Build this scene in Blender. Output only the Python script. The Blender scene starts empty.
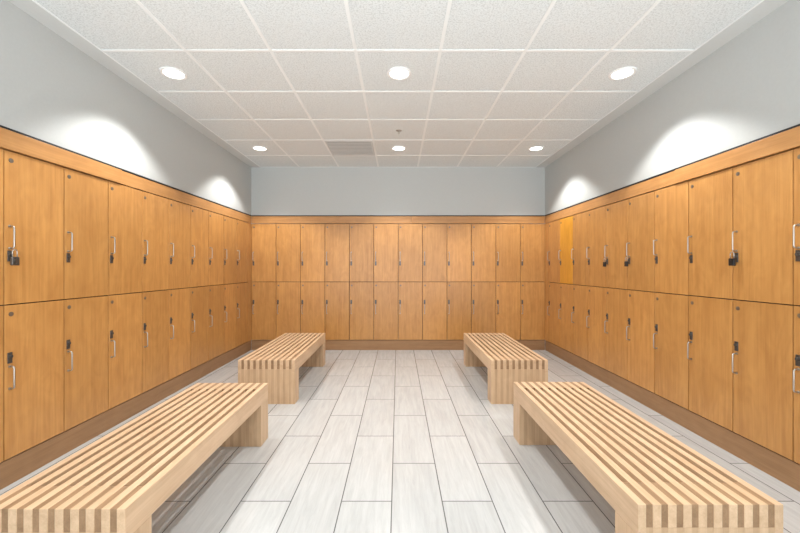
import bpy, bmesh, math, random
from mathutils import Vector, Matrix
random.seed(4)
S=bpy.context.scene
COL=S.collection
try:
    S.view_settings.view_transform='Standard'
    S.view_settings.look='None'
except Exception: pass

# ------------------------------------------------------------ dimensions
HC=1.27; WL=-2.27; WR=2.275; YB=5.64; YF=-0.6; ZC=2.833
PITCH=0.378; Y0=2.10
Z_KICK=0.155; Z_MID=1.055; Z_TOP=1.955; Z_FAS=2.07; Z_REV=2.086
DEPTH=0.45

# ------------------------------------------------------------ materials
def mat(name):
    m=bpy.data.materials.new(name); m.use_nodes=True
    nt=m.node_tree; b=nt.nodes['Principled BSDF']
    return m,nt,b
def N(nt,t,**kw):
    n=nt.nodes.new(t)
    for k,v in kw.items(): setattr(n,k,v)
    return n
def simple(name,col,rough=0.5,metal=0.0,noise=0.0,scale=20,bump=0.0):
    m,nt,b=mat(name)
    b.inputs['Roughness'].default_value=rough
    b.inputs['Metallic'].default_value=metal
    tc=N(nt,'ShaderNodeTexCoord'); nz=N(nt,'ShaderNodeTexNoise')
    nz.inputs['Scale'].default_value=scale; nz.inputs['Detail'].default_value=4
    nt.links.new(tc.outputs['Object'],nz.inputs['Vector'])
    r=N(nt,'ShaderNodeValToRGB')
    a=tuple(max(0,c*(1-noise)) for c in col[:3])+(1,); c2=tuple(min(1,c*(1+noise)) for c in col[:3])+(1,)
    r.color_ramp.elements[0].position=0.3; r.color_ramp.elements[0].color=a
    r.color_ramp.elements[1].position=0.7; r.color_ramp.elements[1].color=c2
    nt.links.new(nz.outputs['Fac'],r.inputs['Fac']); nt.links.new(r.outputs['Color'],b.inputs['Base Color'])
    if bump>0:
        bp=N(nt,'ShaderNodeBump'); bp.inputs['Strength'].default_value=bump; bp.inputs['Distance'].default_value=0.002
        nt.links.new(nz.outputs['Fac'],bp.inputs['Height']); nt.links.new(bp.outputs['Normal'],b.inputs['Normal'])
    return m
def wood(name,dark,light,axis='z',rough=0.4,var=0.12,grain=1.0,figure=0.0):
    m,nt,b=mat(name)
    b.inputs['Roughness'].default_value=rough
    tc=N(nt,'ShaderNodeTexCoord'); oi=N(nt,'ShaderNodeObjectInfo')
    add=N(nt,'ShaderNodeVectorMath',operation='ADD')
    mul=N(nt,'ShaderNodeMath',operation='MULTIPLY'); mul.inputs[1].default_value=37.0
    nt.links.new(oi.outputs['Random'],mul.inputs[0])
    nt.links.new(tc.outputs['Object'],add.inputs[0]); nt.links.new(mul.outputs[0],add.inputs[1])
    def mapped(long,cross):
        mp=N(nt,'ShaderNodeMapping')
        s=[cross,cross,cross]; s['xyz'.index(axis)]=long
        mp.inputs['Scale'].default_value=s
        nt.links.new(add.outputs[0],mp.inputs['Vector']); return mp
    m1=mapped(1.6,28); n1=N(nt,'ShaderNodeTexNoise'); n1.inputs['Scale'].default_value=1; n1.inputs['Detail'].default_value=6; n1.inputs['Distortion'].default_value=0.6
    nt.links.new(m1.outputs[0],n1.inputs['Vector'])
    m2=mapped(5,9); n2=N(nt,'ShaderNodeTexNoise'); n2.inputs['Scale'].default_value=1; n2.inputs['Detail'].default_value=5; n2.inputs['Distortion'].default_value=1.2
    nt.links.new(m2.outputs[0],n2.inputs['Vector'])
    m3=mapped(3,160); n3=N(nt,'ShaderNodeTexNoise'); n3.inputs['Scale'].default_value=1; n3.inputs['Detail'].default_value=3
    nt.links.new(m3.outputs[0],n3.inputs['Vector'])
    a=N(nt,'ShaderNodeMath',operation='MULTIPLY_ADD'); a.inputs[1].default_value=0.46
    nt.links.new(n1.outputs['Fac'],a.inputs[0])
    h=N(nt,'ShaderNodeMath',operation='MULTIPLY'); h.inputs[1].default_value=0.32
    nt.links.new(n2.outputs['Fac'],h.inputs[0]); nt.links.new(h.outputs[0],a.inputs[2])
    a2=N(nt,'ShaderNodeMath',operation='MULTIPLY_ADD'); a2.inputs[1].default_value=0.22
    nt.links.new(n3.outputs['Fac'],a2.inputs[0]); nt.links.new(a.outputs[0],a2.inputs[2])
    src=a2.outputs[0]
    if figure>0:
        # cathedral figure: contour lines of a stretched low-frequency field
        m4=mapped(0.9,4.5); n4=N(nt,'ShaderNodeTexNoise'); n4.inputs['Scale'].default_value=1; n4.inputs['Detail'].default_value=2; n4.inputs['Distortion'].default_value=0.3
        nt.links.new(m4.outputs[0],n4.inputs['Vector'])
        f1=N(nt,'ShaderNodeMath',operation='MULTIPLY'); f1.inputs[1].default_value=95.0; nt.links.new(n4.outputs['Fac'],f1.inputs[0])
        f2=N(nt,'ShaderNodeMath',operation='SINE'); nt.links.new(f1.outputs[0],f2.inputs[0])
        f3=N(nt,'ShaderNodeMath',operation='MULTIPLY_ADD'); f3.inputs[1].default_value=figure
        nt.links.new(f2.outputs[0],f3.inputs[0]); nt.links.new(src,f3.inputs[2]); src=f3.outputs[0]
    r=N(nt,'ShaderNodeValToRGB')
    w=0.13/grain
    r.color_ramp.elements[0].position=0.5-w; r.color_ramp.elements[0].color=dark+(1,)
    r.color_ramp.elements[1].position=0.5+w; r.color_ramp.elements[1].color=light+(1,)
    nt.links.new(src,r.inputs['Fac'])
    hs=N(nt,'ShaderNodeHueSaturation')
    mr=N(nt,'ShaderNodeMapRange'); mr.inputs['To Min'].default_value=1-var; mr.inputs['To Max'].default_value=1+var
    nt.links.new(oi.outputs['Random'],mr.inputs['Value']); nt.links.new(mr.outputs[0],hs.inputs['Value'])
    nt.links.new(r.outputs['Color'],hs.inputs['Color']); nt.links.new(hs.outputs['Color'],b.inputs['Base Color'])
    bp=N(nt,'ShaderNodeBump'); bp.inputs['Strength'].default_value=0.06; bp.inputs['Distance'].default_value=0.002
    nt.links.new(n3.outputs['Fac'],bp.inputs['Height']); nt.links.new(bp.outputs['Normal'],b.inputs['Normal'])
    return m

M_DOOR=wood('maple_door',(0.445,0.205,0.058),(0.585,0.295,0.092),'z',0.30,0.09,figure=0.022)
M_DOORY=wood('maple_door_yellow',(0.60,0.265,0.025),(0.76,0.36,0.045),'z',0.30,0.02)
M_FAS=wood('maple_fascia',(0.42,0.20,0.065),(0.56,0.285,0.10),'x',0.38,0.03)
M_FASY=wood('maple_fascia_long',(0.42,0.20,0.065),(0.56,0.285,0.10),'y',0.38,0.03)
M_KICK=wood('maple_kick',(0.27,0.145,0.065),(0.36,0.20,0.095),'x',0.5,0.02)
M_KICKY=wood('maple_kick_long',(0.27,0.145,0.065),(0.36,0.20,0.095),'y',0.5,0.02)
M_CARC=simple('carcass_edge',(0.035,0.016,0.008),0.7,noise=0.1)
M_BEN=wood('bench_maple',(0.50,0.33,0.195),(0.65,0.46,0.295),'y',0.42,0.04)
M_BENZ=wood('bench_maple_upright',(0.47,0.31,0.18),(0.61,0.425,0.265),'z',0.42,0.04)
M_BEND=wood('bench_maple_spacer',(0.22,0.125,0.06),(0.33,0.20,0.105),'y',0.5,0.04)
M_BENL=wood('bench_maple_leg_dark',(0.41,0.265,0.15),(0.54,0.365,0.22),'z',0.5,0.04)
M_WALL=simple('wall_paint_grey',(0.485,0.505,0.50),0.45,noise=0.015,scale=60,bump=0.05)
M_BORD=simple('border_paint',(0.62,0.64,0.635),0.7,noise=0.01,scale=60)
M_BAR=simple('tee_bar_white',(0.84,0.87,0.875),0.5,noise=0.01)
M_BLACK=simple('reveal_black',(0.012,0.012,0.014),0.6,noise=0.1)
M_CHROME=simple('brushed_steel',(0.50,0.49,0.47),0.28,1.0,noise=0.05,scale=200)
M_DARKM=simple('grey_lock_metal',(0.13,0.125,0.12),0.35,0.8,noise=0.1)
M_PADB=simple('padlock_black',(0.02,0.02,0.022),0.35,0.2,noise=0.1)
M_DISC=simple('disc_grey',(0.22,0.18,0.14),0.4,0.6,noise=0.1)
M_WHITE=simple('white_metal',(0.85,0.86,0.86),0.4,noise=0.01)
M_VENT=simple('vent_grey',(0.60,0.62,0.62),0.5,noise=0.01)
M_VENTD=simple('vent_dark',(0.24,0.25,0.25),0.6,noise=0.01)
def emis(name,col,st):
    m,nt,b=mat(name)
    b.inputs['Base Color'].default_value=(0.9,0.9,0.9,1)
    b.inputs['Emission Color'].default_value=col+(1,); b.inputs['Emission Strength'].default_value=st
    return m
M_LENS=emis('lamp_lens',(1,0.98,0.94),5.0)

# ceiling tile
m,nt,b=mat('acoustic_tile'); M_TILE=m
b.inputs['Roughness'].default_value=0.85
tc=N(nt,'ShaderNodeTexCoord')
n1=N(nt,'ShaderNodeTexNoise'); n1.inputs['Scale'].default_value=95; n1.inputs['Detail'].default_value=3; n1.inputs['Roughness'].default_value=0.75
nt.links.new(tc.outputs['Object'],n1.inputs['Vector'])
r=N(nt,'ShaderNodeValToRGB'); r.color_ramp.elements[0].position=0.36; r.color_ramp.elements[0].color=(0.57,0.61,0.62,1)
r.color_ramp.elements[1].position=0.54; r.color_ramp.elements[1].color=(0.76,0.805,0.82,1)
nt.links.new(n1.outputs['Fac'],r.inputs['Fac']); nt.links.new(r.outputs['Color'],b.inputs['Base Color'])
bp=N(nt,'ShaderNodeBump'); bp.inputs['Strength'].default_value=0.2; bp.inputs['Distance'].default_value=0.002
nt.links.new(n1.outputs['Fac'],bp.inputs['Height']); nt.links.new(bp.outputs['Normal'],b.inputs['Normal'])

# floor tile
m,nt,b=mat('porcelain_plank'); M_FLOOR=m
b.inputs['Roughness'].default_value=0.2
b.inputs['Specular IOR Level'].default_value=0.65
tc=N(nt,'ShaderNodeTexCoord'); sp=N(nt,'ShaderNodeSeparateXYZ'); cb=N(nt,'ShaderNodeCombineXYZ')
nt.links.new(tc.outputs['Object'],sp.inputs[0])
ax=N(nt,'ShaderNodeMath',operation='ADD'); ax.inputs[1].default_value=10*0.274+0.034
ay=N(nt,'ShaderNodeMath',operation='ADD'); ay.inputs[1].default_value=10.5*0.77-2.37
nt.links.new(sp.outputs['X'],ax.inputs[0]); nt.links.new(sp.outputs['Y'],ay.inputs[0])
nt.links.new(ay.outputs[0],cb.inputs['X']); nt.links.new(ax.outputs[0],cb.inputs['Y'])
bk=N(nt,'ShaderNodeTexBrick'); bk.offset=0.5; bk.offset_frequency=2; bk.squash=1
bk.inputs['Scale'].default_value=1; bk.inputs['Mortar Size'].default_value=0.0030; bk.inputs['Mortar Smooth'].default_value=0.1
bk.inputs['Brick Width'].default_value=0.77; bk.inputs['Row Height'].default_value=0.274
bk.inputs['Color1'].default_value=(0.0,0.0,0.0,1); bk.inputs['Color2'].default_value=(1,1,1,1); bk.inputs['Mortar'].default_value=(0.5,0.5,0.5,1)
nt.links.new(cb.outputs[0],bk.inputs['Vector'])
off=N(nt,'ShaderNodeVectorMath',operation='SCALE'); off.inputs['Scale'].default_value=13.0
nt.links.new(bk.outputs['Color'],off.inputs[0])
ad=N(nt,'ShaderNodeVectorMath',operation='ADD'); nt.links.new(tc.outputs['Object'],ad.inputs[0]); nt.links.new(off.outputs[0],ad.inputs[1])
mp=N(nt,'ShaderNodeMapping'); mp.inputs['Scale'].default_value=(34,3.0,1); nt.links.new(ad.outputs[0],mp.inputs['Vector'])
g=N(nt,'ShaderNodeTexNoise'); g.inputs['Scale'].default_value=1; g.inputs['Detail'].default_value=8; g.inputs['Roughness'].default_value=0.7; g.inputs['Distortion'].default_value=0.5
nt.links.new(mp.outputs[0],g.inputs['Vector'])
r=N(nt,'ShaderNodeValToRGB'); r.color_ramp.elements[0].position=0.3; r.color_ramp.elements[0].color=(0.395,0.40,0.395,1)
r.color_ramp.elements[1].position=0.65; r.color_ramp.elements[1].color=(0.485,0.49,0.485,1)
nt.links.new(g.outputs['Fac'],r.inputs['Fac'])
hs=N(nt,'ShaderNodeHueSaturation'); mr=N(nt,'ShaderNodeMapRange'); mr.inputs['To Min'].default_value=0.96; mr.inputs['To Max'].default_value=1.04
nt.links.new(bk.outputs['Color'],mr.inputs['Value']); nt.links.new(mr.outputs[0],hs.inputs['Value']); nt.links.new(r.outputs['Color'],hs.inputs['Color'])
mx=N(nt,'ShaderNodeMix',data_type='RGBA'); mx.inputs['B'].default_value=(0.12,0.12,0.117,1)
nt.links.new(bk.outputs['Fac'],mx.inputs['Factor']); nt.links.new(hs.outputs['Color'],mx.inputs['A']); nt.links.new(mx.outputs['Result'],b.inputs['Base Color'])
bp=N(nt,'ShaderNodeBump'); bp.invert=True; bp.inputs['Strength'].default_value=0.5; bp.inputs['Distance'].default_value=0.002
nt.links.new(bk.outputs['Fac'],bp.inputs['Height']); nt.links.new(bp.outputs['Normal'],b.inputs['Normal'])

# ------------------------------------------------------------ mesh helpers
def add_box(bm,x0,x1,y0,y1,z0,z1,bev=0.0,mi=0):
    t=bmesh.new()
    bmesh.ops.create_cube(t,size=1)
    for v in t.verts:
        v.co=Vector(((x0+x1)/2+v.co.x*(x1-x0),(y0+y1)/2+v.co.y*(y1-y0),(z0+z1)/2+v.co.z*(z1-z0)))
    if bev>0: bmesh.ops.bevel(t,geom=list(t.edges),offset=bev,segments=2,affect='EDGES',profile=0.5)
    for f in t.faces: f.material_index=mi
    merge(bm,t)
def merge(bm,t):
    me=bpy.data.meshes.new('tmp'); t.to_mesh(me); t.free(); bm.from_mesh(me); bpy.data.meshes.remove(me)
def add_cyl(bm,c,r1,r2,h,axis='z',seg=32,bev=0,mi=0):
    t=bmesh.new()
    bmesh.ops.create_cone(t,cap_ends=True,segments=seg,radius1=r1,radius2=r2,depth=h)
    if axis=='y': bmesh.ops.rotate(t,verts=t.verts,matrix=Matrix.Rotation(math.radians(90),3,'X'))
    if axis=='x': bmesh.ops.rotate(t,verts=t.verts,matrix=Matrix.Rotation(math.radians(90),3,'Y'))
    bmesh.ops.translate(t,verts=t.verts,vec=c)
    for f in t.faces: f.material_index=mi
    merge(bm,t)
def add_tube(bm,pts,r,seg=8,mi=0):
    t=bmesh.new(); rings=[]
    pts=[Vector(p) for p in pts]
    ref=None
    for i,p in enumerate(pts):
        d=(pts[min(i+1,len(pts)-1)]-pts[max(i-1,0)]).normalized()
        if ref is None:
            ref=d.orthogonal().normalized()
        ref=(ref-d*ref.dot(d)).normalized(); q=d.cross(ref)
        rings.append([t.verts.new(p+r*(math.cos(2*math.pi*k/seg)*ref+math.sin(2*math.pi*k/seg)*q)) for k in range(seg)])
    for a,b_ in zip(rings,rings[1:]):
        for k in range(seg): t.faces.new((a[k],a[(k+1)%seg],b_[(k+1)%seg],b_[k]))
    t.faces.new(list(reversed(rings[0]))); t.faces.new(rings[-1])
    for f in t.faces: f.smooth=True; f.material_index=mi
    bmesh.ops.recalc_face_normals(t,faces=t.faces)
    merge(bm,t)
def add_lathe(bm,prof,c,seg=40,mi=0):
    t=bmesh.new(); rings=[]
    for (r,z) in prof:
        rings.append([t.verts.new((c[0]+r*math.cos(2*math.pi*k/seg),c[1]+r*math.sin(2*math.pi*k/seg),c[2]+z)) for k in range(seg)])
    for a,b_ in zip(rings,rings[1:]):
        for k in range(seg): t.faces.new((a[k],a[(k+1)%seg],b_[(k+1)%seg],b_[k]))
    for f in t.faces: f.smooth=True; f.material_index=mi
    bmesh.ops.recalc_face_normals(t,faces=t.faces)
    merge(bm,t)
def mk(name,bm,mats,parent=None,loc=(0,0,0)):
    me=bpy.data.meshes.new(name); bm.to_mesh(me); bm.free()
    for mm in mats: me.materials.append(mm)
    o=bpy.data.objects.new(name,me); COL.objects.link(o); o.location=loc
    if parent: o.parent=parent
    return o
def empty(name,loc=(0,0,0),rz=0):
    o=bpy.data.objects.new(name,None); o.empty_display_size=0.1; o.location=loc; o.rotation_euler=(0,0,rz); COL.objects.link(o); return o
def struct(name,boxes,mats,label=None,bev=0):
    bm=bmesh.new()
    for bx in boxes:
        mi=bx[6] if len(bx)>6 else 0
        add_box(bm,*bx[:6],bev=bev,mi=mi)
    o=mk(name,bm,mats); o['kind']='structure'
    if label: o['label']=label; o['category']=name.split('_')[0]
    return o
def dup(root):
    def rec(o,par):
        c=o.copy(); COL.objects.link(c)
        if par:
            c.parent=par
            c.matrix_parent_inverse=o.matrix_parent_inverse
        for ch in list(o.children): rec(ch,c)
        return c
    return rec(root,None)

# ------------------------------------------------------------ room
NEAR=Y0-2*PITCH   # 1.344
XO=0.55
struct('floor',[(WL-XO,WR+XO,YF,YB+XO,-0.1,0)],[M_FLOOR],'light grey wood-look porcelain plank floor in running bond')
cm=2.134
struct('ceiling',[(WL-XO,WR+XO,YF,YB+XO,ZC,ZC+0.1,0)],[M_TILE],'white textured acoustic drop ceiling tiles')
struct('trim_1',[(WL,-cm,YF,YB,ZC-0.006,ZC-0.0005),(cm,WR,YF,YB,ZC-0.006,ZC-0.0005)],[M_BORD],'painted plaster border around ceiling grid')
bars=[]
for k in range(8):
    x=-cm+0.6096*k
    bars.append((x-0.0115,x+0.0115,YF,YB,ZC-0.004,ZC-0.0005))
k=-7
while True:
    y=2.62+0.6096*k; k+=1
    if y<YF: continue
    if y>YB: break
    bars.append((-cm,cm,y-0.0115,y+0.0115,ZC-0.0042,ZC-0.0006))
bars.append((-cm,cm,YB-0.015,YB,ZC-0.0042,ZC-0.0006))
struct('trim_2',bars,[M_BAR],'white metal suspended ceiling grid')
T=0.001
struct('wall_left',[(WL-XO,WL,YF,YB,Z_REV,ZC),(WL-XO,WL-DEPTH-0.04,NEAR,YB,0,Z_REV),(WL-XO,WL,YF,NEAR-T,0,Z_REV)],[M_WALL],'grey painted wall above the lockers')
struct('wall_right',[(WR,WR+XO,YF,YB,Z_REV,ZC),(WR+DEPTH+0.04,WR+XO,NEAR,YB,0,Z_REV),(WR,WR+XO,YF,NEAR-T,0,Z_REV)],[M_WALL],'grey painted wall above the lockers')
struct('wall_back',[(WL-XO,WR+XO,YB,YB+XO,Z_REV,ZC),(WL-XO,WR+XO,YB+DEPTH+0.04,YB+XO,0,Z_REV)],[M_WALL],'grey painted wall above the lockers')
YS=2.98
struct('trim_3',[(WL-0.03,WL+0.014,NEAR,YS,Z_TOP+0.004,Z_FAS),(WL-0.03,WL+0.004,YS+0.003,YB,Z_TOP+0.004,Z_FAS)],[M_FASY],'orange maple fascia board over lockers',bev=0.0015)
struct('trim_4',[(WR-0.014,WR+0.03,NEAR,YS,Z_TOP+0.004,Z_FAS),(WR-0.004,WR+0.03,YS+0.003,YB,Z_TOP+0.004,Z_FAS)],[M_FASY],'orange maple fascia board over lockers',bev=0.0015)
struct('trim_5',[(WL+0.006,0.2,YB-0.004,YB+0.03,Z_TOP+0.004,Z_FAS),(0.203,WR-0.006,YB-0.004,YB+0.03,Z_TOP+0.004,Z_FAS)],[M_FAS],'orange maple fascia board over lockers',bev=0.0015)
struct('trim_6',[(WL-0.03,WL+0.006,NEAR,YB,Z_FAS+0.001,Z_REV-T)],[M_BLACK],'thin black reveal strip above fascia')
struct('trim_7',[(WR-0.006,WR+0.03,NEAR,YB,Z_FAS+0.001,Z_REV-T)],[M_BLACK],'thin black reveal strip above fascia')
struct('trim_8',[(WL+0.007,WR-0.007,YB-0.006,YB+0.03,Z_FAS+0.001,Z_REV-T)],[M_BLACK],'thin black reveal strip above fascia')
struct('baseboard_left',[(WL-0.03,WL-0.004,NEAR,YB,0,Z_KICK-0.004)],[M_KICKY],'brown wood plinth under lockers')
struct('baseboard_right',[(WR+0.004,WR+0.03,NEAR,YB,0,Z_KICK-0.004)],[M_KICKY],'brown wood plinth under lockers')
struct('baseboard_back',[(WL,WR,YB+0.004,YB+0.03,0,Z_KICK-0.004)],[M_KICK],'brown wood plinth under lockers')
YE=Y0+9*PITCH
struct('trim_9',[(WL-0.02,WL,YE+0.004,YB-0.002,Z_KICK,Z_TOP),(WL-0.02,WL+0.0035,YB-0.002,YB+0.04,Z_KICK,Z_TOP)],[M_DOOR],'maple corner filler panel')
struct('trim_10',[(WR,WR+0.02,YE+0.004,YB-0.002,Z_KICK,Z_TOP),(WR-0.0035,WR+0.02,YB-0.002,YB+0.04,Z_KICK,Z_TOP)],[M_DOOR],'maple corner filler panel')

# ------------------------------------------------------------ lockers
DH=0.9
def rounded_pull(zc,xh,L=0.13,out=0.034,r=0.0042):
    pts=[]; a=L/2; c=0.014
    pts.append((xh,0.0,zc-a)); pts.append((xh,-out+c,zc-a))
    for i in range(1,7):
        t=i/6*math.pi/2
        pts.append((xh,-out+c-c*math.sin(t),zc-a+c-c*math.cos(t)))
    for i in range(0,7):
        t=i/6*math.pi/2
        pts.append((xh,-out+c-c*math.cos(t),zc+a-c+c*math.sin(t)))
    pts.append((xh,0.0,zc+a))
    return pts
def locker(upper):
    root=empty('locker')
    w=PITCH/2
    bm=bmesh.new()
    p=0.012; e=0.0008; h=DH-e; y0=0.022; y1=DEPTH
    add_box(bm,-w+e,-w+p,y0,y1,e,h); add_box(bm,w-p,w-e,y0,y1,e,h)
    add_box(bm,-w+p,w-p,y0,y1,e,p); add_box(bm,-w+p,w-p,y0,y1,h-p,h)
    add_box(bm,-w+p,w-p,y1-0.008,y1,p,h-p)
    mk('body',bm,[M_CARC],root)
    gp=0.0032
    bm=bmesh.new(); add_box(bm,-w+gp,w-gp,0.0,0.0205,gp,DH-gp,bev=0.0012)
    d=mk('door',bm,[M_DOOR],root)
    xh=-w+0.030
    hz=0.395 if upper else 0.475
    lz=0.285 if upper else 0.59
    bm=bmesh.new(); add_tube(bm,rounded_pull(hz,xh,out=0.028),0.0045)
    for s in (-1,1): add_cyl(bm,(xh,-0.002,hz+s*0.065),0.008,0.008,0.004,'y',16)
    mk('handle',bm,[M_CHROME],d)
    bm=bmesh.new()
    add_box(bm,xh-0.013,xh+0.013,-0.005,0,lz-0.032,lz+0.032,bev=0.002)
    add_cyl(bm,(xh,-0.009,lz+0.008),0.0105,0.0095,0.008,'y',20)
    add_box(bm,xh-0.0018,xh+0.0018,-0.016,-0.012,lz+0.001,lz+0.015,bev=0.0005)
    mk('lock',bm,[M_DARKM],d)
    bm=bmesh.new()
    dz=DH-0.055
    add_cyl(bm,(xh+0.008,-0.001,dz),0.0135,0.0135,0.002,'y',24)
    add_cyl(bm,(xh+0.008,-0.0025,dz),0.010,0.010,0.001,'y',24)
    mk('number_plate',bm,[M_DISC],d)
    root['category']='locker'
    root['label']=('upper' if upper else 'lower')+' maple locker with vertical steel pull handle'
    return root
protoU=locker(True); protoL=locker(False)
used={True:False,False:False}
def place(x,y,rz,grp):
    out=[]
    for up,z in ((True,Z_MID),(False,Z_KICK)):
        pr=protoU if up else protoL
        o=dup(pr) if used[up] else pr
        used[up]=True
        o.location=(x,y,z); o.rotation_euler=(0,0,rz); o['group']=grp
        out.append(o)
    return out
for k in range(12):
    place(WR-0.0045-PITCH*(k+0.5),YB,0,'lockers along the end wall')
sideL={};sideR={}
for k in range(-2,9):
    yc=Y0+PITCH*(k+0.5)
    sideL[k]=place(WL,yc,math.radians(90),'lockers along a side wall')
    sideR[k]=place(WR,yc,math.radians(-90),'lockers along the other side wall')
o=sideR[7][0]
o['label']='upper maple locker with brighter yellow-orange door'
for ch in o.children:
    if ch.name.startswith('door'):
        ch.data=ch.data.copy(); ch.data.materials[0]=M_DOORY; ch['label']='bright yellow-orange door'

def padlock(side,k,matb,lab,zz=1.335):
    w=PITCH/2; yc=Y0+PITCH*(k+0.5)
    rz=math.radians(90 if side=='L' else -90)
    wx=WL if side=='L' else WR
    r=empty('padlock',(wx,yc,zz),rz)
    xh=-w+0.030; yy=-0.031
    bm=bmesh.new()
    add_box(bm,xh-0.020,xh+0.020,yy-0.009,yy+0.009,-0.05,0.0,bev=0.004)
    add_cyl(bm,(xh,yy-0.010,-0.026),0.013,0.013,0.004,'y',24)
    mk('body',bm,[matb],r)
    bm=bmesh.new(); pts=[(xh-0.013,yy,-0.004),(xh-0.013,yy,0.028)]
    for i in range(9):
        t=math.pi-i/8*math.pi; pts.append((xh+0.013*math.cos(t),yy,0.03+0.013*math.sin(t)))
    pts+= [(xh+0.013,yy,0.028),(xh+0.013,yy,-0.004)]
    add_tube(bm,pts,0.003)
    mk('shackle',bm,[M_CHROME],r)
    r['label']=lab; r['category']='padlock'; r['group']='padlocks on locker handles'
padlock('L',0,M_DARKM,'grey metal padlock hanging from a locker handle')
padlock('R',0,M_PADB,'black padlock hanging from a locker handle')
padlock('R',3,M_PADB,'black padlock hanging from a locker handle')
padlock('R',4,M_PADB,'black padlock hanging from a locker handle')

# ------------------------------------------------------------ benches
def bench():
    W=0.53; L=1.43; H=0.41; n=10; sw=0.031; gap=(W-n*sw)/(n-1)
    SD=0.115; EB=0.14
    root=empty('bench')
    xs=[-W/2+i*(sw+gap) for i in range(n)]
    bm=bmesh.new()
    for x in xs[1:-1]:
        add_box(bm,x,x+sw,-L/2,L/2,H-0.085,H,bev=0.002)
    mk('seat',bm,[M_BEN],root)['label']='parallel pale maple seat slats'
    for x in (xs[0],xs[-1]):
        bm=bmesh.new(); add_box(bm,x,x+sw,-L/2,L/2,H-SD,H,bev=0.002)
        mk('rail',bm,[M_BEN],root)
    for s in (-1,1):
        bm=bmesh.new()
        ya,yb=(-L/2+0.002,-L/2+EB) if s<0 else (L/2-EB,L/2-0.002)
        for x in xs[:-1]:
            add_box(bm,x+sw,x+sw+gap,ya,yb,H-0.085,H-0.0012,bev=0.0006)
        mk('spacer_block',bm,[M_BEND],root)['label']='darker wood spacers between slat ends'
        bm=bmesh.new()
        ya,yb=(-L/2,-L/2+EB) if s<0 else (L/2-EB,L/2)
        for i,x in enumerate(xs):
            zt=H-SD if i in (0,n-1) else H-0.085
            add_box(bm,x,x+sw,ya,yb,0.0,zt,bev=0.001,mi=0)
            if i<n-1: add_box(bm,x+sw,x+sw+gap,ya+0.001,yb-0.001,0.0,H-0.085,bev=0.0005,mi=1)
        mk('leg',bm,[M_BENZ,M_BENL],root)['label']='laminated block end leg'
    root['category']='bench'; root['group']='slatted wooden benches'
    root['label']='pale maple slatted bench with block legs on tile floor'
    return root
b0=bench()
b0.location=(-1.238,2.015,0)
for (x,y) in ((1.137,2.04),(-1.228,4.115),(1.135,4.115)):
    c=dup(b0); c.location=(x,y,0)

# ------------------------------------------------------------ downlights
SP=bpy.data.lights.new('spot','SPOT'); SP.energy=88; SP.spot_size=math.radians(110); SP.spot_blend=0.35; SP.shadow_soft_size=0.06; SP.color=(1,0.985,0.96)
def downlight():
    r=empty('downlight')
    bm=bmesh.new()
    add_lathe(bm,[(0.098,0.0),(0.097,-0.005),(0.090,-0.009),(0.078,-0.008),(0.074,-0.003),(0.074,0.0)],(0,0,0))
    mk('trim_ring',bm,[M_WHITE],r)
    bm=bmesh.new(); add_cyl(bm,(0,0,-0.003),0.073,0.073,0.004,'z',40)
    mk('lens',bm,[M_LENS],r)
    lo=bpy.data.objects.new('lamp',SP); COL.objects.link(lo); lo.parent=r; lo.location=(0,0,-0.03)
    r['category']='ceiling light'; r['label']='round recessed white downlight, glowing, in ceiling tile'; r['group']='recessed downlights'
    return r
d0=downlight(); first=True
for y in (4.754,2.925,1.096):
    for x in (-1.8,0.01,1.8):
        d=d0 if first else dup(d0); first=False
        d.location=(x,y,ZC-0.0005)

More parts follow.
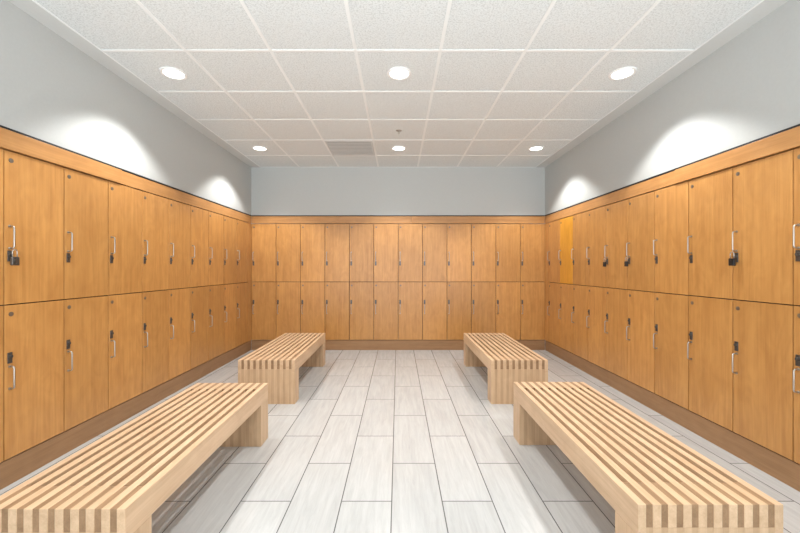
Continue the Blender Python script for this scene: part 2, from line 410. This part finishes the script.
# sprinkler + vent
r=empty('sprinkler_head',(0.01,4.144,ZC-0.0005)); r['category']='sprinkler'; r['label']='small chrome fire sprinkler head in ceiling tile'
bm=bmesh.new(); add_lathe(bm,[(0.034,0),(0.032,-0.006),(0.012,-0.009),(0.0,-0.009)],(0,0,0)); mk('escutcheon',bm,[M_CHROME],r)
bm=bmesh.new(); add_cyl(bm,(0,0,-0.013),0.006,0.006,0.012,'z',16)
add_tube(bm,[(-0.005,0,-0.018),(-0.009,0,-0.024),(-0.002,0,-0.032)],0.0015); add_tube(bm,[(0.005,0,-0.018),(0.009,0,-0.024),(0.002,0,-0.032)],0.0015)
add_cyl(bm,(0,0,-0.033),0.011,0.011,0.0015,'z',20); mk('nozzle',bm,[M_CHROME],r)
v=empty('air_vent',(-0.6096,4.754,ZC-0.0005)); v['category']='air vent'; v['label']='square grey return air grille in ceiling grid'
h=0.291
bm=bmesh.new()
for a in ((-h,h,-h,-h+0.02),(-h,h,h-0.02,h),(-h,-h+0.02,-h+0.02,h-0.02),(h-0.02,h,-h+0.02,h-0.02)): add_box(bm,a[0],a[1],a[2],a[3],-0.006,0)
mk('frame',bm,[M_VENT],v)
bm=bmesh.new(); add_box(bm,-h+0.02,h-0.02,-h+0.02,h-0.02,-0.002,0,mi=1)
for i in range(10):
    y=-h+0.03+i*0.0545
    add_box(bm,-h+0.02,h-0.02,y,y+0.032,-0.005,-0.002)
mk('louvers',bm,[M_VENT,M_VENTD],v)

# ------------------------------------------------------------ world (added fill light through open side, stronger from below for the ceiling)
w=bpy.data.worlds.new('World'); S.world=w; w.use_nodes=True
nt=w.node_tree; bg=nt.nodes['Background']
tc=N(nt,'ShaderNodeTexCoord'); sp=N(nt,'ShaderNodeSeparateXYZ'); nt.links.new(tc.outputs['Generated'],sp.inputs[0])
mr=N(nt,'ShaderNodeMapRange'); mr.inputs['From Min'].default_value=-0.25; mr.inputs['From Max'].default_value=0.25
mr.inputs['To Min'].default_value=5.4; mr.inputs['To Max'].default_value=1.6
nt.links.new(sp.outputs['Z'],mr.inputs['Value']); nt.links.new(mr.outputs[0],bg.inputs[1])
bg.inputs[0].default_value=(0.94,0.98,1.0,1)

# ------------------------------------------------------------ camera
cam=bpy.data.cameras.new('Camera'); co=bpy.data.objects.new('Camera',cam); COL.objects.link(co)
cam.sensor_width=36; cam.lens=36*364.5/800
co.location=(0,0,HC); co.rotation_euler=(math.radians(90),0,0)
cam.shift_x=2/800; cam.shift_y=1.5/800; cam.clip_start=0.05
S.camera=co
